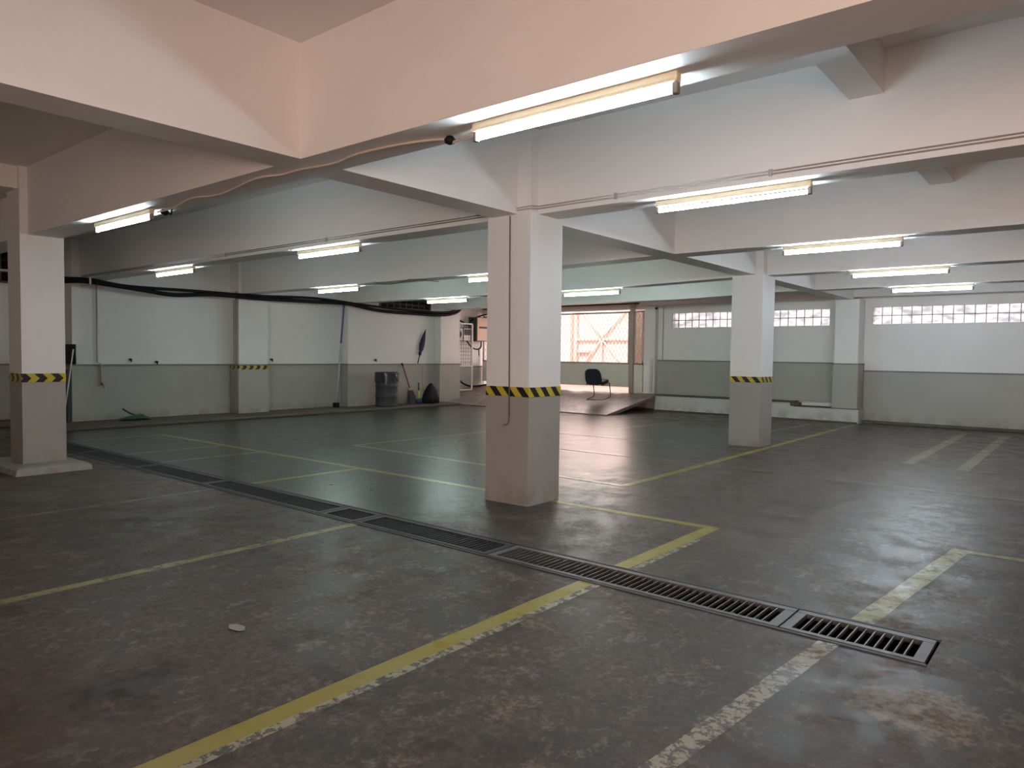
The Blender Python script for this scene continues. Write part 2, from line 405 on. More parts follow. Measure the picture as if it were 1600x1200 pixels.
# left wall with pilasters; dado and ledge are its parts
def wall_part(w, x0, x1, y0, y1, z0, z1, name, mat): return MB().box(x0,x1,y0,y1,z0,z1).done(name, M[mat], parent=w)
wl = struct(MB().box(-15.3, -14.7, 5.12, 15.0, 0, ZC).box(-15.7, -15.48, YA, 5.12, 0, ZC).box(-15.48, -15.3, 5.12, 5.3, 0, ZC)
            .box(-15.6, -15.3, 15.0, YB, 0, ZC).done('wall_left', M['white'], origin=(-14.7, 10, 0)))
def pilaster(y0, y1, x1, dado=1.12):
    o = MB().box(-14.7, x1, y0, y1, 0, ZC).done('pilaster', M['white'], parent=wl)
    wall_part(o, -14.69, x1+0.02, y0-0.02, y1+0.02, 0.0, dado-0.03, 'dado', 'dado'); wall_part(o, -14.69, x1+0.035, y0-0.035, y1+0.035, dado-0.03, dado, 'ledge', 'ledge')
    return o
pil1 = pilaster(8.25, 8.95, -14.37); pilaster(11.2, 14.16, -14.42); pilaster(14.18, 14.97, -14.2)
for y0, y1, x in ((5.10, 8.22, -14.7), (8.98, 11.17, -14.7)):
    wall_part(wl, x-0.02, x+0.025, y0, y1, 0, 1.09, 'dado', 'dado'); wall_part(wl, x-0.02, x+0.045, y0, y1, 1.09, 1.12, 'ledge', 'ledge')
wall_part(wl, -15.47, -14.70, 5.09, 5.14, 0, 1.09, 'dado', 'dado'); wall_part(wl, -15.47, -14.69, 5.07, 5.14, 1.09, 1.12, 'ledge', 'ledge')
wall_part(wl, -15.5, -15.45, -1.0, 5.08, 0, 1.09, 'dado', 'dado'); wall_part(wl, -15.5, -15.43, -1.0, 5.06, 1.09, 1.12, 'ledge', 'ledge')
wall_part(wl, -15.32, -15.27, 15.03, 17.25, 0.0, 1.0, 'dado', 'dado'); wall_part(wl, -15.32, -15.25, 15.03, 17.25, 1.0, 1.03, 'ledge', 'ledge')
MB().box(-14.25, -14.18, 14.2, 14.95, 1.13, ZB).done('bright_strip', M['white'], parent=wl)
# stained concrete kerb along the foot of the left wall
struct(MB().bbox(-15.45, -13.55, 4.45, 14.35, 0.0, 0.055, 0.015).done('trim_1', M['kerb']))
struct(MB().bbox(-15.45, -15.0, -1.0, 4.4, 0.0, 0.10, 0.015).done('trim_2', M['kerb']))

# back wall with two glass block windows
W1 = (-8.72, -4.79, 2.155, 2.54); W2 = (-3.895, -0.075, 2.165, 2.545)
BY0, BY1 = 17.28, 17.48
b = MB(); GX = -9.45
b.box(GX, W1[0], BY0, BY1, 0, 2.76).box(W1[0], W1[1], BY0, BY1, 0, W1[2]).box(W1[0], W1[1], BY0, BY1, W1[3], 2.76)
b.box(W1[1], W2[0], BY0, BY1, 0, 2.76).box(W2[0], W2[1], BY0, BY1, 0, W2[2]).box(W2[0], W2[1], BY0, BY1, W2[3], 2.76).box(W2[1], XB, BY0, BY1, 0, 2.76)
wb_ = struct(b.done('wall_back', M['white'], origin=(-4, BY0, 0)))
pil4 = MB().box(-4.535, -4.045, 16.77, BY0, 0, ZB).done('pilaster', M['white'], parent=wb_)
wall_part(pil4, -4.55, -4.03, 16.75, BY0-0.01, 0.315, 1.27, 'dado', 'dado'); wall_part(pil4, -4.56, -4.02, 16.735, BY0-0.01, 1.27, 1.30, 'ledge', 'ledge')
MB().box(-9.44, -9.12, 17.12, BY0, 0.4, 2.74).done('pilaster', M['white'], parent=wb_)
wall_part(wb_, -9.08, -4.56, 17.20, BY0+0.01, 0.41, 1.28, 'dado', 'dado'); wall_part(wb_, -9.08, -4.56, 17.18, BY0+0.01, 1.28, 1.31, 'ledge', 'ledge')
wall_part(wb_, -4.02, XB-0.25, 17.245, BY0+0.01, 0, 1.12, 'dado', 'dado'); wall_part(wb_, -4.02, XB-0.25, 17.23, BY0+0.01, 1.12, 1.15, 'ledge', 'ledge')
struct(MB().bbox(-4.0, 6.1, 16.98, 17.24, 0.0, 0.05, 0.012).done('trim_3', M['kerb']))
pl = struct(MB().box(-8.88, -5.36, 16.70, 17.19, 0, 0.385).box(-5.36, -3.985, 16.70, 17.19, 0, 0.30).done('trim_4', M['plinth']))
MB().box(-8.88, -5.40, 16.68, 17.19, 0.385, 0.41).box(-5.34, -3.98, 16.69, 16.75, 0.30, 0.315).box(-5.36, -4.56, 16.75, 17.19, 0.30, 0.312).done('dark_coping', M['rust'], parent=pl)
MB().box(-8.85, -4.0, 16.66, 16.70, 0.0, 0.03).done('foot_line', M['kerb'], parent=pl)  # thin dark strip along the foot of the plinth
MB().bbox(-5.42, -5.2, 16.64, 16.8, 0.315, 0.40, 0.02).done('broken_coping', M['rust'], parent=pl)
def window(n, w, nb):
    x0, x1, z0, z1 = w; p = (x1-x0)/nb; h = (z1-z0)/2; g = 0.014
    root = MB()
    for i in range(nb+1): root.box(x0+i*p-g/2*(1 if 0<i<nb else .6), x0+i*p+g/2*(1 if 0<i<nb else .6), BY0+0.010, BY0+0.044, z0, z1)
    for j in range(3): root.box(x0, x1, BY0+0.010, BY0+0.044, z0+j*h-g/2*(1 if j==1 else .6), z0+j*h+g/2*(1 if j==1 else .6))
    o = struct(root.done('window_%d' % n, M['mortar'], origin=((x0+x1)/2, BY0, z0)))
    q = MB()
    for i in range(nb):
        for j in range(2):
            q.bbox(x0+i*p+g/2, x0+(i+1)*p-g/2, BY0+0.004, BY0+0.04, z0+j*h+g/2, z0+(j+1)*h-g/2, 0.012, 2)
    q.done('glass_block_pane', M['glass'], parent=o)
window(1, W1, 21); window(2, W2, 20)
struct(MB().box(XB-0.25, XB, YA, YB, 0, ZC).done('wall_right', M['white']))
struct(MB().box(XA, 0.0, YA, YA+0.2, 0, ZC).box(5.0, XB, YA, YA+0.2, 0, ZC).box(0.0, 5.0, YA, YA+0.2, 2.6, ZC).done('wall_rear', M['white']))  # unseen rear wall, with an assumed entrance opening to let daylight in
# lintel over the gate
lin = struct(MB().box(-15.3, -9.44, 17.19, 17.44, 2.655, ZC).done('trim_5', M['white']))
MB().box(-15.2, -9.72, 17.08, 17.15, 2.80, 2.85).done('dark_rail', M['rust'], parent=lin)

# concrete ramp up to the gate
RX0, RX1 = -15.27, -8.86
def rz(y): return max(0.0, (y-14.33)*0.40/2.5)
rp = MB(); t_ = 0.07
prof = [(14.33, 0.004), (14.33, 0.022), (16.9, rz(16.9)), (18.2, rz(16.9)), (18.2, rz(16.9)-t_), (16.9, rz(16.9)-t_), (14.75, 0.004)]
rp.loft([[(RX0, y, z) for y, z in prof], [(RX1, y, z) for y, z in prof]], smooth=False)
struct(rp.done('trim_6', [line_mat('ramp_concrete', (0.20, 0.155, 0.135), 0.05, 0.3)]))

# ------------------------------------------------------------------ drain with its gratings
dr = thing('floor_drain', ((DX0+DX1)/2, (DY0+DY1)/2, 0.0), 'long steel framed drain channel crossing the floor under the gratings', 'drain')
MB().box(DX0, DX1, DY0, DY1, -0.30, -0.28).box(DX0, DX1, DY0-0.02, DY0, -0.30, -0.002).box(DX0, DX1, DY1, DY1+0.02, -0.30, -0.002)\
    .box(DX0-0.02, DX0, DY0, DY1, -0.3, -0.002).box(DX1, DX1+0.02, DY0, DY1, -0.3, -0.002).done('channel', M['pit'], parent=dr)
MB().box(DX0, DX1, DY0-0.028, DY0-0.004, -0.03, 0.006).box(DX0, DX1, DY1+0.004, DY1+0.028, -0.03, 0.006).done('edge_angle', M['darksteel'], parent=dr)
def grate(x0, x1, label, solid=0.05, pitch=0.047, bar=0.012, mat='steel'):
    g = thing('drain_grate', ((x0+x1)/2, (DY0+DY1)/2, 0.0), label, 'drain grate', 'steel gratings along the drain')
    a, b = DY0+0.008, DY1-0.008; fr = MB()
    fr.box(x0, x1, a, a+0.034, -0.02, 0.006).box(x0, x1, b-0.046, b, -0.02, 0.006).box(x0, x0+solid, a+0.034, b-0.046, -0.02, 0.005).box(x1-solid, x1, a+0.034, b-0.046, -0.02, 0.005)
    fr.done('frame', M[mat], parent=g)
    s = MB(); n = max(1, int(round((x1-x0-2*solid)/pitch)))
    for i in range(1, n):
        x = x0+solid+(x1-x0-2*solid)*i/n
        s.box(x-bar/2, x+bar/2, a+0.03, b-0.042, -0.016, 0.002)
    s.done('slats', M[mat], parent=g)
    return g
GR = [(-1.235, -0.575, 'short steel drain grate at the right hand end of the drain'),
      (-3.255, -1.245, 'long drain grate crossed by the bold yellow line'),
      (-4.715, -3.265, 'dark drain grate in front of the nearest pillar'),
      (-5.195, -4.725, 'short dark drain grate with the worn yellow line ending on it'),
      (-7.235, -5.205, 'long dark drain grate beside the green painted bays, left of the short dark piece'),
      (-8.845, -7.245, 'dark drain grate a third of the way along the drain from the left pillar'),
      (-10.62, -8.855, 'dark drain grate just right of the left pillar and its footing'),
      (-13.25, -10.63, 'far drain grate mostly hidden behind the left pillar')]
for i, (a, c, lb) in enumerate(GR):
    grate(a, c, lb, 0.055 if i else 0.05, 0.043, 0.007 if i < 2 else 0.0085, 'steel' if i < 2 else 'darksteel')

# ------------------------------------------------------------------ pillars
def pillar(x0, x1, y0, y1, label, haz, footing=None):
    r = thing('pillar', ((x0+x1)/2, (y0+y1)/2, 0), label, 'pillar', 'square concrete pillars')
    m = MB(); m.mi = 1; m.box(x0, x1, y0, y1, 0.0, 1.03); m.mi = 0; m.box(x0, x1, y0, y1, 1.03, ZC-0.001)
    m.done('shaft', [M['white'], M['pillar_low']], parent=r)
    e = 0.004
    h = MB(); z0, z1 = 1.01, 1.10
    if haz == 'haz_chev': z0, z1 = 1.015, 1.115
    h.box(x0-e, x1+e, y0-e, y1+e, z0, z1).done('hazard_tape', M[haz], parent=r)['label'] = 'black and yellow striped hazard tape'
    if footing:
        a0, a1, c0, c1, z = footing; k = 0.05
        q = MB(); q.loft([[(a0,c0,0),(a1,c0,0),(a1,c1,0),(a0,c1,0)], [(a0+.01,c0+.01,z*.75),(a1-.01,c0+.01,z*.75),(a1-.01,c1-.01,z*.75),(a0+.01,c1-.01,z*.75)], [(a0+k,c0+k,z),(a1-k,c0+k,z),(a1-k,c1-k,z),(a0+k,c1-k,z)]], smooth=False)
        q.done('footing', M['pillar_low'], parent=r)
    return r
P1 = pillar(-4.54, -4.025, 5.165, 5.66, 'large near white pillar with diagonal hazard tape and a thin conduit down its face', 'haz_diag')
P2 = pillar(-4.555, -4.06, 11.07, 11.59, 'farther white pillar with diagonal hazard tape, in front of the glass block window', 'haz_diag')
P0 = pillar(-9.86, -9.44, 2.77, 3.215, 'left white pillar with chevron hazard tape standing on a low concrete footing', 'haz_chev', (-10.25, -9.06, 2.59, 3.36, 0.085))
c = MB().tube([(-4.262,5.155,2.68),(-4.245,5.155,0.83)], 0.0065, 8)
c.tube(smooth_path([(-4.245,5.155,0.83),(-4.25,5.152,0.77),(-4.275,5.150,0.745),(-4.31,5.150,0.742)]), 0.0065, 6)
c.done('conduit', M['conduit_dark'], parent=P1)['label'] = 'thin conduit running down the pillar face'
MB().box(-14.69, -14.345, 8.225, 8.98, 1.005, 1.095).done('hazard_tape', M['haz_chev'], parent=pil1)

# ------------------------------------------------------------------ fluorescent lights
def make_light(label):
    r = thing('fluorescent_light', (0,0,0), label, 'ceiling light', 'fluorescent lights under the beams')
    L = 0.625
    bt = MB(); bt.bbox(-L, L, -0.024, 0.024, -0.048, 0.0, 0.006, 2)
    bt.box(-L+0.02, L-0.02, -0.026, 0.026, -0.034, -0.030)
    bt.done('batten', M['batten'], parent=r, local=True)
    for s in (-1, 1):
        h = MB(); h.bbox(min(s*L, s*(L-0.028)), max(s*L, s*(L-0.028)), -0.017, 0.017, -0.100, -0.045, 0.005, 2)
        h.done('lamp_holder', M['holder'], parent=r, local=True)
    MB().tube([(-L+0.025,0,-0.079),(L-0.025,0,-0.079)], 0.0145, 14).done('tube', M['tube_cool'], parent=r, local=True)
    return r
Lp = make_light('bright fluorescent tube under the nearest beam, largest of all the lights')
LIGHTS = [(-2.14, 3.02, None, 'c'), (-2.28, 5.43, 'second brightest row fluorescent light, under the beam right of the near pillar', 'c'),
          (-2.265, 8.48, 'fluorescent light above and left of the two smallest right hand lights, under the third beam', 'n'),
          (-2.245, 11.39, 'second farthest right hand fluorescent light, right of the farther pillar top', 'n'),
          (-2.295, 14.26, 'farthest right hand fluorescent light, just above the right glass block window', 'n'),
          (-7.36, 3.02, 'fluorescent light beside the top of the left pillar', 'd'),
          (-11.345, 5.43, 'small fluorescent light over the first panel of the left wall', 'd'),
          (-7.385, 5.43, 'fluorescent light left of the near pillar under the second beam', 'd'),
          (-11.225, 8.48, 'small fluorescent light above the top of the leaning blue pole', 'g'),
          (-7.24, 8.48, 'fluorescent light half hidden behind the left edge of the near pillar', 'g'),
          (-11.20, 11.39, 'small fluorescent light above the navy umbrella and grille on the left wall', 'g'),
          (-7.42, 11.39, 'fluorescent light above the mesh gate, just right of the near pillar', 'f')]
for i, (x, y, lb, k) in enumerate(LIGHTS):
    o = Lp if i == 0 else copy_tree(Lp)
    o.location = (x, y, ZB if x > VX0 or y < 6 else (ZB-0.045 if y < 9 else ZB-0.062))
    if lb: o['label'] = lb
    if k != 'c':
        for ch in o.children:
            if ch.name.startswith('tube'):
                ch.data = ch.data.copy(); ch.data.materials[0] = M[{'f': 'tube_gate', 'g': 'tube_green', 'n': 'tube_new', 'd': 'tube_dim'}[k]]

# ------------------------------------------------------------------ cables and conduits
zc = ZB-0.012
tag(MB().tube(smooth_path([(-2.80,3.05,zc-0.02),(-3.01,3.09,zc-.03),(-3.08,3.08,zc),(-3.34,3.0,zc),(-3.73,2.975,zc),(-4.03,3.0,zc-.01),(-4.37,2.985,zc),(-4.62,2.99,zc),(-4.88,2.94,zc),(-5.53,3.02,zc-.015),(-5.93,2.99,zc),(-6.4,3.06,zc-.01),(-6.70,3.05,zc-.02)], 4), 0.008, 6).done('electric_cable', M['cable_white']),
    'loose pale cable strung under the nearest beam between two lights', 'cable')
blob = MB(); blob.lathe([(0.005,-0.03),(0.03,-0.02),(0.035,0.0),(0.02,0.02),(0.004,0.022)], 10, (-3.02,3.085,zc-0.012))
tag(blob.done('taped_cable_joint', M['black']), 'black taped cable joint beside the nearest light', 'cable joint')
blob = MB(); blob.lathe([(0.005,-0.035),(0.035,-0.02),(0.04,0.0),(0.02,0.02),(0.004,0.022)], 10, (-6.64,3.09,zc-0.015))
blob.tube([(-6.64,3.09,zc-.02),(-6.58,3.12,zc-.04),(-6.52,3.1,zc)], 0.008, 6)
tag(blob.done('taped_cable_joint', M['black']), 'black cable joint at the light beside the left pillar', 'cable joint')
cd = MB()
for dz in (0.0, 0.022):
    z = 2.735+dz
    cd.tube([(-14.6,5.262,z),(-4.56,5.262,z),(-4.553,5.152,z-.02),(-4.012,5.152,z-.012),(-4.012,5.262,z),(6.1,5.262,z)], 0.006, 6)
for x in (-9.5,-7.2,-3.2,-1.9): cd.box(x-.012, x+.012, 5.255, 5.275, 2.722, 2.77)
tag(cd.done('conduit_pair', M['conduit']), 'pair of thin painted conduits running along the face of the second beam', 'conduit')
tag(MB().tube(arc((-9.95,8.30,2.65),(-9.05,8.30,2.65),0.06)+[Vector((-8.75,8.295,2.62)),Vector((-8.35,8.295,2.57))], 0.007, 5).done('electric_cable', M['conduit_dark']), 'thin cable drooping below the third beam left of the near pillar', 'cable')

X = -14.24
main = [(-14.6,4.4,2.62),(X-.2,4.9,2.62),(X,5.20,2.63),(X,6.19,2.55),(X,6.8,2.50),(X,7.6,2.565),(X,8.62,2.555),(X,9.98,2.575),(X,11.03,2.585),(X,12.03,2.48),(X+.06,13.36,2.46),(X+.11,14.0,2.465),(X+.11,14.45,2.50),(X+.11,14.82,2.60),(X+.10,15.03,2.80)]
m2 = [(x-.03, y, z+0.035+0.025*math.sin(i*1.7)) for i, (x, y, z) in enumerate(main)]
tag(MB().tube(smooth_path(main), 0.042, 8).done('power_cable', M['black']), 'thick black power cable sagging along the left wall, lower strand', 'cable', 'black power cables')
tag(MB().tube(smooth_path([(-14.6,4.4,2.67),(X-.2,4.9,2.67),(X,5.3,2.665),(X-.02,5.95,2.60),(X-.02,7.19,2.61),(X-.02,8.62,2.61),(X-.02,10.11,2.66),(X-.02,11.42,2.60),(X-.02,12.68,2.55),(X+.08,13.5,2.53),(X+.115,14.05,2.535),(X+.115,14.5,2.58),(X+.11,14.85,2.70),(X+.10,15.0,2.86)]), 0.030, 8).done('power_cable', M['black']), 'thinner black power cable running above the sagging thick one on the left wall', 'cable', 'black power cables')
ck = MB(); ck.box(-14.60, -14.19, 5.24, 5.27, 2.565, 2.58).box(-14.205, -14.19, 5.24, 5.27, 2.565, 2.70).box(-14.60, -14.19, 5.24, 5.27, 2.70, 2.712)
tag(ck.done('cable_bracket', M['whitesteel']), 'white strap bracket holding the black cables near the left pillar', 'bracket')

# water pipe with tap, wall conduits
wp = thing('water_pipe', (-14.66, 5.55, 0.7), 'thin grey water pipe dropping down the first left wall panel to a tap', 'pipe')
MB().tube([(-14.655,5.53,2.62),(-14.655,5.53,1.16),(-14.635,5.59,1.13),(-14.635,5.59,0.72)], 0.014, 8).done('pipe', M['conduit'], parent=wp)
wpp = wp.children[0]
tp = MB().tube([(-14.635,5.59,0.74),(-14.56,5.60,0.735),(-14.545,5.60,0.69)], 0.016, 8).box(-14.60,-14.57,5.58,5.66,0.765,0.78)
tp.done('tap', M['brass'], parent=wpp)
tag(MB().tube([(-14.40,8.235,ZB),(-14.40,8.235,0.10)], 0.018, 8).tube([(-14.47,8.235,ZB),(-14.47,8.235,0.10)], 0.012, 8).tube([(-14.54,8.235,2.5),(-14.54,8.235,0.10)], 0.012, 8).done('conduit_pipe', M['conduit']),
    'upright conduits in the corner of the chevron taped pilaster on the left wall', 'conduit')
tag(MB().tube([(-8.97,17.27,2.72),(-8.97,17.27,1.32)], 0.012, 6).done('conduit_pipe', M['conduit']), 'thin conduit on the back wall left of the glass block window', 'conduit')
tag(MB().tube([(-9.2,17.085,1.33),(-9.2,17.085,0.45)], 0.04, 10).done('drain_pipe', M['whitesteel']), 'short fat white pipe beside the right gate post', 'pipe')
tag(MB().lathe([(0.01,0),(0.035,0.005),(0.035,0.04),(0.01,0.05)], 10, (-9.1,17.12,2.64)).tube([(-9.1,17.12,2.68),(-9.1,17.2,2.70)],0.01,6).done('wall_sensor', M['black']), 'tiny black sensor high at the corner right of the gate', 'sensor')
for (x,y,z), lb in (((-14.685,6.14,1.21),'small black pipe stub on the first left wall panel, left one'), ((-14.685,6.64,1.165),'small black pipe stub resting at the dado ledge of the first left wall panel'),
                    ((-14.685,9.23,1.22),'small dark hook on the wall right of the chevron taped pilaster'), ((-14.41,12.05,1.22),'small dark stub on the wall above the barrel')):
    tag(MB().tube([(x-.02,y,z),(x+.05,y,z)], 0.022, 10).tube([(x+.05,y,z),(x+.05,y,z-.05)],0.012,6).done('pipe_stub', M['black']), lb, 'pipe stub', 'dark stubs above the dado')

# ------------------------------------------------------------------ things along the left wall
bp = thing('leaning_pole', (-14.47,10.86,0.05), 'long blue pole leaning in the wall recess beside the second pilaster', 'pole')
pt_, pb_ = Vector((-14.47,11.12,2.66)), Vector((-14.45,10.86,0.075)); md = pb_.lerp(pt_, 0.60)
MB().tube([md, pt_], 0.024, 10).done('upper_length', M['blue'], parent=bp)
MB().tube([pb_, md], 0.022, 10).done('lower_length', M['paleblue'], parent=bp)['label'] = 'pale lower length of pole'
MB().bbox(-14.50,-14.38,10.80,10.92,0.055,0.17,0.01).done('foot', M['black'], parent=bp)

ba = thing('barrel', (-13.92,12.02,0.055), 'dark grey drum with crumpled plastic over its top, against the left wall', 'barrel')
MB().lathe([(0.265,0),(0.285,0.01),(0.28,0.04),(0.278,0.24),(0.29,0.26),(0.278,0.28),(0.276,0.50),(0.288,0.52),(0.276,0.54),(0.274,0.80),(0.28,0.83),(0.25,0.835)], 28, (-13.92,12.02,0.055)).done('body', M['drum'], parent=ba)
MB().lathe([(0.285,0.80),(0.296,0.82),(0.296,0.85),(0.285,0.865),(0.262,0.865),(0.262,0.84)], 28, (-13.92,12.02,0.055)).done('rim', M['drum'], parent=ba)
rn = random.Random(3); lin_ = []
for j in range(6):
    z = 0.845-0.045*j; a_ = []
    for k in range(36):
        r = 0.296+rn.uniform(-0.006,0.010); zz = z + (rn.uniform(-0.07,0.05) if j == 5 else 0)
        a_.append((-13.92+r*math.cos(2*math.pi*k/36), 12.02+r*math.sin(2*math.pi*k/36), 0.055+zz))
    lin_.append(a_)
MB().loft(lin_, cap=False).done('plastic_liner', M['plastic'], parent=ba)

br = thing('broom', (-14.12,13.06,0.06), 'broom with a red handle leaning on the left wall beside the barrel', 'broom')
MB().tube([(-14.17,13.06,0.42),(-14.355,12.94,1.09)], 0.017, 8).done('handle', M['red'], parent=br)
MB().tube([(-14.35,12.945,1.06),(-14.37,12.93,1.14)], 0.022, 8).done('grip', M['black'], parent=br)
MB().loft([[(-14.10+dx*0.06, 13.05+dy*0.105, 0.06) for dx,dy in ((-1,-1),(1,-1),(1,1),(-1,1))], [(-14.12+dx*0.05, 13.05+dy*0.095, 0.26) for dx,dy in ((-1,-1),(1,-1),(1,1),(-1,1))], [(-14.16+dx*0.03, 13.05+dy*0.06, 0.42) for dx,dy in ((-1,-1),(1,-1),(1,1),(-1,1))]], smooth=False).done('bristles', M['bristle'], parent=br)
MB().bbox(-14.21,-14.13,12.98,13.12,0.41,0.48,0.01).done('binding', M['wood'], parent=br)
bs = thing('toilet_brush', (-14.05,13.25,0.055), 'small yellow brush with a dark green grip standing in a blue pot', 'brush')
MB().lathe([(0.05,0),(0.075,0.01),(0.08,0.10),(0.065,0.13),(0.03,0.13)], 14, (-14.05,13.25,0.055)).done('pot', M['bluep'], parent=bs)
MB().lathe([(0.03,0.13),(0.055,0.16),(0.05,0.34),(0.02,0.36)], 12, (-14.05,13.25,0.055)).done('brush_head', M['yellowp'], parent=bs)
MB().tube([(-14.05,13.25,0.40),(-14.06,13.25,0.62)], 0.018, 8).done('grip', M['greendark'], parent=bs)
mp = tag(MB().tube([(-14.22,13.62,0.07),(-14.355,13.66,1.05)], 0.014, 8).done('mop_handle', M['wood']), 'pale mop handle standing behind the black bin bag', 'handle')
bagm = MB(); rings = []; rn = random.Random(5)
for z, r in ((0,0.23),(0.03,0.28),(0.12,0.285),(0.24,0.25),(0.36,0.19),(0.45,0.13),(0.50,0.075),(0.53,0.06),(0.545,0.02)):
    ph = rn.uniform(0,6)
    rings.append([(-13.98+0.60*r*math.cos(a)*(1+.10*math.sin(5*a+ph)), 13.63+0.95*r*math.sin(a)*(1+.08*math.sin(5*a+ph)), 0.056+z) for a in [2*math.pi*k/26 for k in range(26)]])
tag(bagm.loft(rings).done('bin_bag', M['bag']), 'filled black bin bag slumped on the kerb by the wall corner', 'bin bag')
um = thing('umbrella', (-14.36,13.52,1.13), 'folded navy umbrella leaning on the wall above the dado ledge', 'umbrella')
ax0, ax1 = Vector((-14.365,13.50,1.13)), Vector((-14.375,13.80,2.07))
rr = [(0.22,0.02),(0.27,0.05),(0.36,0.045),(0.40,0.07),(0.55,0.085),(0.7,0.07),(0.85,0.04),(0.97,0.012)]
rings = []
dirv = (ax1-ax0).normalized(); sv = Vector((1,0,0)); tv = dirv.cross(sv)
for t0, r in rr:
    c0 = ax0.lerp(ax1, t0)
    rings.append([c0 + sv*(0.35*r*math.cos(a))+tv*(r*math.sin(a)*(1+.16*math.cos(4*a))) for a in [2*math.pi*k/16 for k in range(16)]])
MB().loft(rings).done('canopy', M['navy'], parent=um)
MB().tube([ax0, ax0.lerp(ax1,0.24)], 0.014, 8).done('handle', M['black'], parent=um)
MB().tube([ax0.lerp(ax1,0.96), ax1], 0.006, 6).done('ferrule', M['black'], parent=um)

# equipment in openings high on the left wall, their inner shade painted flat
def grille(y0, y1, z0, z1, x, label):
    g = thing('wall_grille', (x, (y0+y1)/2, z0), label, 'grille')
    MB().box(x-.005, x+0.012, y0, y1, z0, z1).done('shade_backing', M['opening_shade'], parent=g)
    q = MB()
    for k in range(9):
        y = y0+(y1-y0)*k/8; q.box(x+.05, x+.062, y-.008, y+.008, z0, z1)
    q.box(x, x+.07, y0, y1, z0-.03, z0).box(x, x+.07, y0-.02, y0, z0-.03, z1).box(x, x+.07, y1, y1+.02, z0-.03, z1).box(x, x+.065, y0, y1, z1, z1+.02).done('frame', M['steel'], parent=g)
    h = z1-z0
    for fz_, r in ((0.28,0.045),(0.62,0.03)):
        MB().tube([(x+.03,y0,z0+h*fz_),(x+.03,y1,z0+h*fz_)], min(r,.03), 8).done('pipe', M['darksteel'], parent=g)
    return g
grille(12.2, 13.95, 2.60, 2.95, -14.42, 'dark barred opening with pipes just under the ceiling of the left wall')
g2 = grille(3.2, 4.37, 2.62, 3.25, -15.48, 'dark barred opening high up left of the left pillar')
MB().box(-15.42, -15.38, 3.2, 4.37, 2.79, 2.83).done('pale_rail', M['whitesteel'], parent=g2)

# black board and white rod in the corner behind the left pillar
tag(MB().bbox(-14.95,-14.31,5.015,5.05,1.125,1.49,0.006).done('black_board', M['black']), 'small black board standing on the ledge behind the left pillar', 'board')
tag(MB().tube([(-14.42,4.86,0.06),(-14.27,4.99,1.40)], 0.011, 8).done('white_rod', M['whitesteel']), 'thin white rod leaning in the corner behind the left pillar', 'rod')
tag(MB().bbox(-15.25,-14.55,4.98,5.03,0.06,1.03,0.005).done('dark_panel', M['darksteel']), 'dark panel leaning on the side wall behind the left pillar', 'panel')
# green hand broom
gd = thing('hand_broom', (-14.3,6.1,0.056), 'worn green hand broom lying on the kerb below the tap, handle against the wall', 'broom')
rings = []; rn = random.Random(9)
for i in range(10):
    y = 5.78+0.062*i; e = math.sin(math.pi*(i+0.6)/10.2)
    hw, hh = 0.05+0.10*e*rn.uniform(0.8,1.1), 0.012+0.045*e*rn.uniform(0.7,1.15); cx_ = -14.27+rn.uniform(-.02,.02)
    rings.append([(cx_+hw*math.cos(a), y, 0.057+max(0.0, hh*(1+math.sin(a)))) for a in [2*math.pi*k/12 for k in range(12)]])
MB().loft(rings).done('bristles', M['green'], parent=gd)
MB().tube([(-14.30,6.14,0.12),(-14.50,6.05,0.17),(-14.63,5.97,0.25)], 0.016, 8).done('handle', M['greendark'], parent=gd)

# ------------------------------------------------------------------ meter corner behind the left wall
md_ = thing('mesh_door', (-14.8,15.4,0.17), 'narrow white mesh door standing open in front of the meter boxes', 'mesh door')
y0, y1, zb0, zt = 15.40, 16.18, 0.30, 2.33
q = MB(); r = 0.02
q.box(-14.82,-14.78,y0,y0+.04,0.175,zt).box(-14.82,-14.78,y1-.04,y1,0.30,zt).box(-14.82,-14.78,y0,y1,zt-.04,zt).box(-14.82,-14.78,y0,y1,zb0,zb0+.04).box(-14.815,-14.785,y0,y1,1.02,1.05)
mdf = q.done('frame', M['whitesteel'], parent=md_)
q = MB()
for k in range(1,8): yy = y0+(y1-y0)*k/8; q.box(-14.804,-14.796,yy-.004,yy+.004,zb0+.72,zt-.04)
for k in range(1,12): zz = 1.05+k*0.105; q.box(-14.806,-14.798,y0+.04,y1-.04,zz-.004,zz+.004)
q.done('mesh', M['darksteel'], parent=md_)
MB().box(-14.77,-14.75,y0-.02,y0+.06,0.98,1.08).box(-14.77,-14.75,y0-.02,y0+.06,0.32,0.40).done('hinge', M['darksteel'], parent=mdf)
mt = thing('meter_box', (-15.15,16.0,1.80), 'grey electricity meter box on the wall behind the mesh door', 'meter box')
mtc = MB().bbox(-15.29,-15.08,15.66,16.05,1.80,2.20,0.02).done('case', M['meter'], parent=mt)
MB().lathe([(0.001,0),(0.10,0.0),(0.10,0.03),(0.06,0.04)], 16, (0,0,0)).done('dial', M['darksteel'], parent=mtc, local=True)
d_ = mtc.children[0]; d_.rotation_euler = (0, math.pi/2, 0); d_.location = (0.07,-0.14,0.2)
mt2 = thing('meter_box', (-15.15,16.3,1.80), 'second grey meter box, right of the first and next to the cream cabinet', 'meter box')
mtc2 = MB().bbox(-15.29,-15.10,16.10,16.46,1.80,2.20,0.02).done('case', M['meter'], parent=mt2)
MB().bbox(-15.10,-15.085,16.14,16.42,1.98,2.16,0.005).done('window', M['darksteel'], parent=mtc2)
cb = thing('electric_cabinet', (-15.1,16.85,1.80), 'cream electric cabinet with dark sides beside the near pillar edge', 'cabinet')
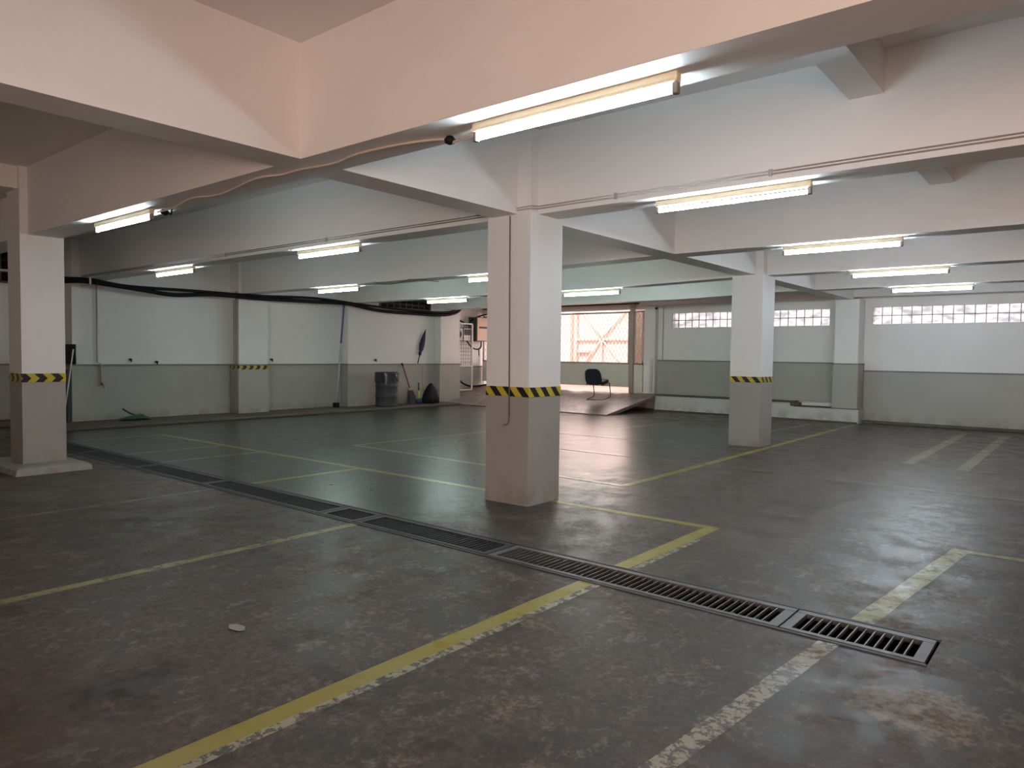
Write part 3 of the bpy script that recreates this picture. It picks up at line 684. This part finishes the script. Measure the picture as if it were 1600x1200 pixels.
MB().box(-15.29,-14.95,16.52,17.06,1.80,2.55).done('case', M['panel_side'], parent=cb)
cbd = MB().bbox(-14.95,-14.93,16.54,17.04,1.82,2.53,0.006).done('door', M['panel'], parent=cb)
MB().box(-14.932,-14.925,16.62,16.98,2.20,2.26).done('switch_row', M['darksteel'], parent=cbd)
def kab(pts, r, lb): tag(MB().tube(smooth_path(pts), r, 7).done('power_cable', M['black']), lb, 'cable', 'black power cables')
kab([(-14.34,15.03,2.66),(-14.7,15.3,2.56),(-15.15,15.62,2.38),(-15.2,15.75,2.30),(-15.15,15.9,2.42),(-15.15,16.1,2.38),(-15.1,16.3,2.30),(-15.1,16.5,2.48),(-15.05,16.9,2.62),(-14.98,17.15,2.66)], 0.026, 'black cable looping over the tops of the meter boxes')
kab([(-15.18,15.72,2.28),(-15.22,15.70,1.7),(-15.22,15.62,1.5),(-15.24,15.60,1.0)], 0.016, 'thin black cable dropping from the left meter box')
kab([(-15.1,16.25,1.80),(-15.05,16.4,1.62),(-15.0,16.6,1.55),(-15.0,16.78,1.62),(-15.05,16.85,1.80)], 0.022, 'black cable hanging in a loop below the cream cabinet')
kab([(-15.02,16.7,1.55),(-15.02,16.72,1.35)], 0.014, 'short cable tail hanging from the loop below the cabinet')
kab([(-15.16,15.85,1.80),(-15.2,15.88,1.04)], 0.03, 'straight black cable from the left meter box down to the ledge')
kab([(-15.05,15.45,0.95),(-15.0,15.65,0.72),(-14.95,15.95,0.50),(-14.98,16.4,0.405),(-15.0,17.1,0.44)], 0.028, 'black cable curving down behind the mesh door to the ramp')

# ------------------------------------------------------------------ gate
GY = 17.12
zt = rz(16.9)
def mesh_bars(m, x0, x1, z0, z1, y, dw=0.115, dh=0.21, t=0.0035):
    """diamond expanded metal clipped to a rectangle"""
    sl = dh/dw; n0 = int((z1-z0)/dh + (x1-x0)/dw)+2
    for sgn in (1, -1):
        for k in range(-n0, n0*2):
            pts = []
            cx = x0 + k*dw
            zA, zB_ = z0, z1
            xa = cx; xb = cx + sgn*(z1-z0)/sl
            p, q = Vector((xa,0,z0)), Vector((xb,0,z1)); d = q-p
            lo, hi = 0.0, 1.0
            if abs(d.x) < 1e-9: continue
            ta, tb = (x0-p.x)/d.x, (x1-p.x)/d.x
            lo = max(lo, min(ta,tb)); hi = min(hi, max(ta,tb))
            if hi-lo < 0.01: continue
            a, b_ = p+d*lo, p+d*hi; n_ = Vector((d.z,0,-d.x)).normalized()*t
            v = [m.bm.verts.new((c.x, y+o_, c.z)) for o_ in (-t, t) for c in (a-n_, b_-n_, b_+n_, a+n_)]
            for idx in ((0,1,2,3),(7,6,5,4),(0,4,5,1),(1,5,6,2),(2,6,7,3),(3,7,4,0)): m._f([v[i] for i in idx])
def leaf(name, x0, x1, label, zbot, w=0.045):
    g = thing(name, ((x0+x1)/2, GY, zbot), label, 'gate', 'mesh gate at the far corner')
    zt_ = 2.61; zm = 1.19
    q = MB(); q.box(x0,x0+w,GY-.025,GY+.025,zbot,zt_).box(x1-w,x1,GY-.025,GY+.025,zbot,zt_).box(x0,x1,GY-.025,GY+.025,zt_-w,zt_).box(x0,x1,GY-.025,GY+.025,zm-.03,zm+.03).box(x0,x1,GY-.025,GY+.025,zbot,zbot+w)
    q.done('frame', M['gate_frame'], parent=g)
    q = MB(); q.box(x0+.01,x1-.01,GY-.03,GY-.02,zbot+.01,zm-.02)
    q.done('sheet_panel', M['gate_sheet'], parent=g)
    q = MB(); mesh_bars(q, x0+w, x1-w, zm+.03, zt_-w, GY)
    q.done('diamond_mesh', M['mesh'], parent=g)
    return g
leaf('gate_leaf', -12.55, -9.88, 'wide mesh gate leaf with cream lower sheet behind the chair', 0.555)
leaf('gate_leaf', -15.2, -12.6, 'mesh gate leaf mostly hidden behind the near pillar', 0.555)
leaf('side_gate', -9.73, -9.46, 'narrow mesh side panel between the gate post and the back wall', zt+0.02, 0.03)
gp = thing('gate_post', (-9.80,GY,zt), 'tall brown steel post at the right edge of the wide gate leaf', 'post')
MB().bbox(-9.86,-9.745,GY-.06,GY+.06,zt,2.80,0.006).done('post', M['gate_frame'], parent=gp)
MB().bbox(-9.90,-9.70,GY-.09,GY+.08,2.80,2.86,0.01).box(-9.74,-9.55,GY-.03,GY+.03,2.80,2.84).done('top_bracket', M['rust'], parent=gp)
# outside beyond the gate
struct(MB().box(-30, 10, 17.5, 40, 0.0, 0.405).done('ground_outside', M['outer_ground']))
og = thing('outer_gate', (-12.6,20.5,0.41), 'pink steel yard gate with crossed braces seen through the mesh', 'gate')
q = MB(); cx, cz, Y2 = -12.9, 1.95, 20.5
def bar(m, a, b_, w=0.035):
    a, b_ = Vector(a), Vector(b_); m.tube([a, b_], w, 4)
for x in (-13.95,-11.75): q.box(x-.06,x+.06,Y2-.05,Y2+.05,0.42,3.3)
q.box(-13.95,-11.75,Y2-.03,Y2+.03,cz-.04,cz+.04).box(-13.95,-11.75,Y2-.03,Y2+.03,0.5,0.58).box(-13.95,-11.75,Y2-.03,Y2+.03,3.2,3.28).box(cx-.03,cx+.03,Y2-.03,Y2+.03,0.5,cz)
bar(q,(cx,Y2,cz),(-11.8,Y2,3.1)); bar(q,(cx,Y2,cz),(-11.8,Y2,0.75)); bar(q,(cx,Y2,cz),(-13.9,Y2,0.75)); bar(q,(cx,Y2,cz),(-13.9,Y2,3.1))
q.bbox(-13.85,-13.35,Y2-.06,Y2+.06,1.50,1.58,0.01)
q.done('frame', M['outer'], parent=og)
MB().box(-14.0,-11.7,Y2+.06,Y2+.08,0.45,3.25).done('sheet', M['outer_sheet'], parent=og)
ow = MB().box(-16.5,-14.05,20.3,20.55,0.405,3.6).box(-11.65,-6.0,20.3,20.55,0.405,2.2)
tag(ow.done('yard_wall', M['outer_sheet']), 'pale yard wall on either side of the outer gate', 'wall')['kind'] = 'structure'

tag(MB().bbox(-10.42,-9.3,18.3,18.55,0.405,3.2,0.01).done('yard_pier', plain('brown_plaster_pier', (0.33,0.26,0.22), 0.7)), 'brown plastered pier outside, seen through the narrow mesh side panel', 'pier')
# ------------------------------------------------------------------ chair on the ramp
slope = math.atan(0.40/2.5)
ch = thing('office_chair', (-10.16,16.02,rz(16.02)), 'black cantilever office chair on the ramp, its back to the camera', 'chair')
ch.rotation_euler = (slope, 0, math.radians(8))
def rrect(cx, cz, w, h, r, y, n=5, taper=0.0):
    out = []
    for sx, sz, a0 in ((1,1,0),(-1,1,90),(-1,-1,180),(1,-1,270)):
        for k in range(n+1):
            a = math.radians(a0+90*k/n)
            px = cx+sx*(w/2-r)+r*math.cos(a); pz = cz+sz*(h/2-r)+r*math.sin(a)
            out.append((px*(1-taper*((pz-cz)/h+0.5)), y, pz))
    return out
bk = []
for y, s in ((-0.035,0.90),(-0.02,1.0),(0.02,1.0),(0.038,0.88)):
    bk.append([(x, yy-0.24-0.16*(z-0.62), z) for x, yy, z in rrect(0,0.625,0.47*s,0.42*s+.01,0.14*s,y,6,0.10)])
MB().loft(bk).done('backrest', M['fabric'], parent=ch, local=True)
st_ = []
for z, s in ((0.415,0.93),(0.43,1.0),(0.465,1.0),(0.485,0.92)):
    st_.append([(x, zz, z) for x, _, zz in rrect(0,0.02,0.47*s,0.45*s,0.07,0,5)])
MB().loft(st_).done('seat', M['fabric'], parent=ch, local=True)
q = MB()
for s in (-1, 1):
    x = s*0.235
    q.tube(smooth_path([(x,-0.22,0.016),(x,0.18,0.016),(x,0.255,0.045),(x,0.265,0.12),(x,0.235,0.34),(x,0.20,0.395),(x,0.12,0.405),(x,-0.16,0.405),(s*0.20,-0.22,0.43),(s*0.19,-0.245,0.52)], 5), 0.0125, 8)
q.tube([(-0.235,-0.22,0.016),(0.235,-0.22,0.016)], 0.0125, 8)
q.done('frame', M['chrome'], parent=ch, local=True)
MB().box(-0.235, 0.235, -0.10, 0.14, 0.398, 0.416).done('seat_support', M['chrome'], parent=ch, local=True)

# ------------------------------------------------------------------ small litter
tag(MB().loft([[(-3.385,1.885,z),(-3.34,1.86,z),(-3.275,1.875,z),(-3.262,1.90,z),(-3.30,1.925,z),(-3.36,1.915,z)] for z in (0.0045,0.008)], smooth=False).done('paper_scrap', plain('dirty_paper', (0.30,0.28,0.24), 0.8)), 'small pale scrap lying on the floor left of the bold yellow line', 'scrap')
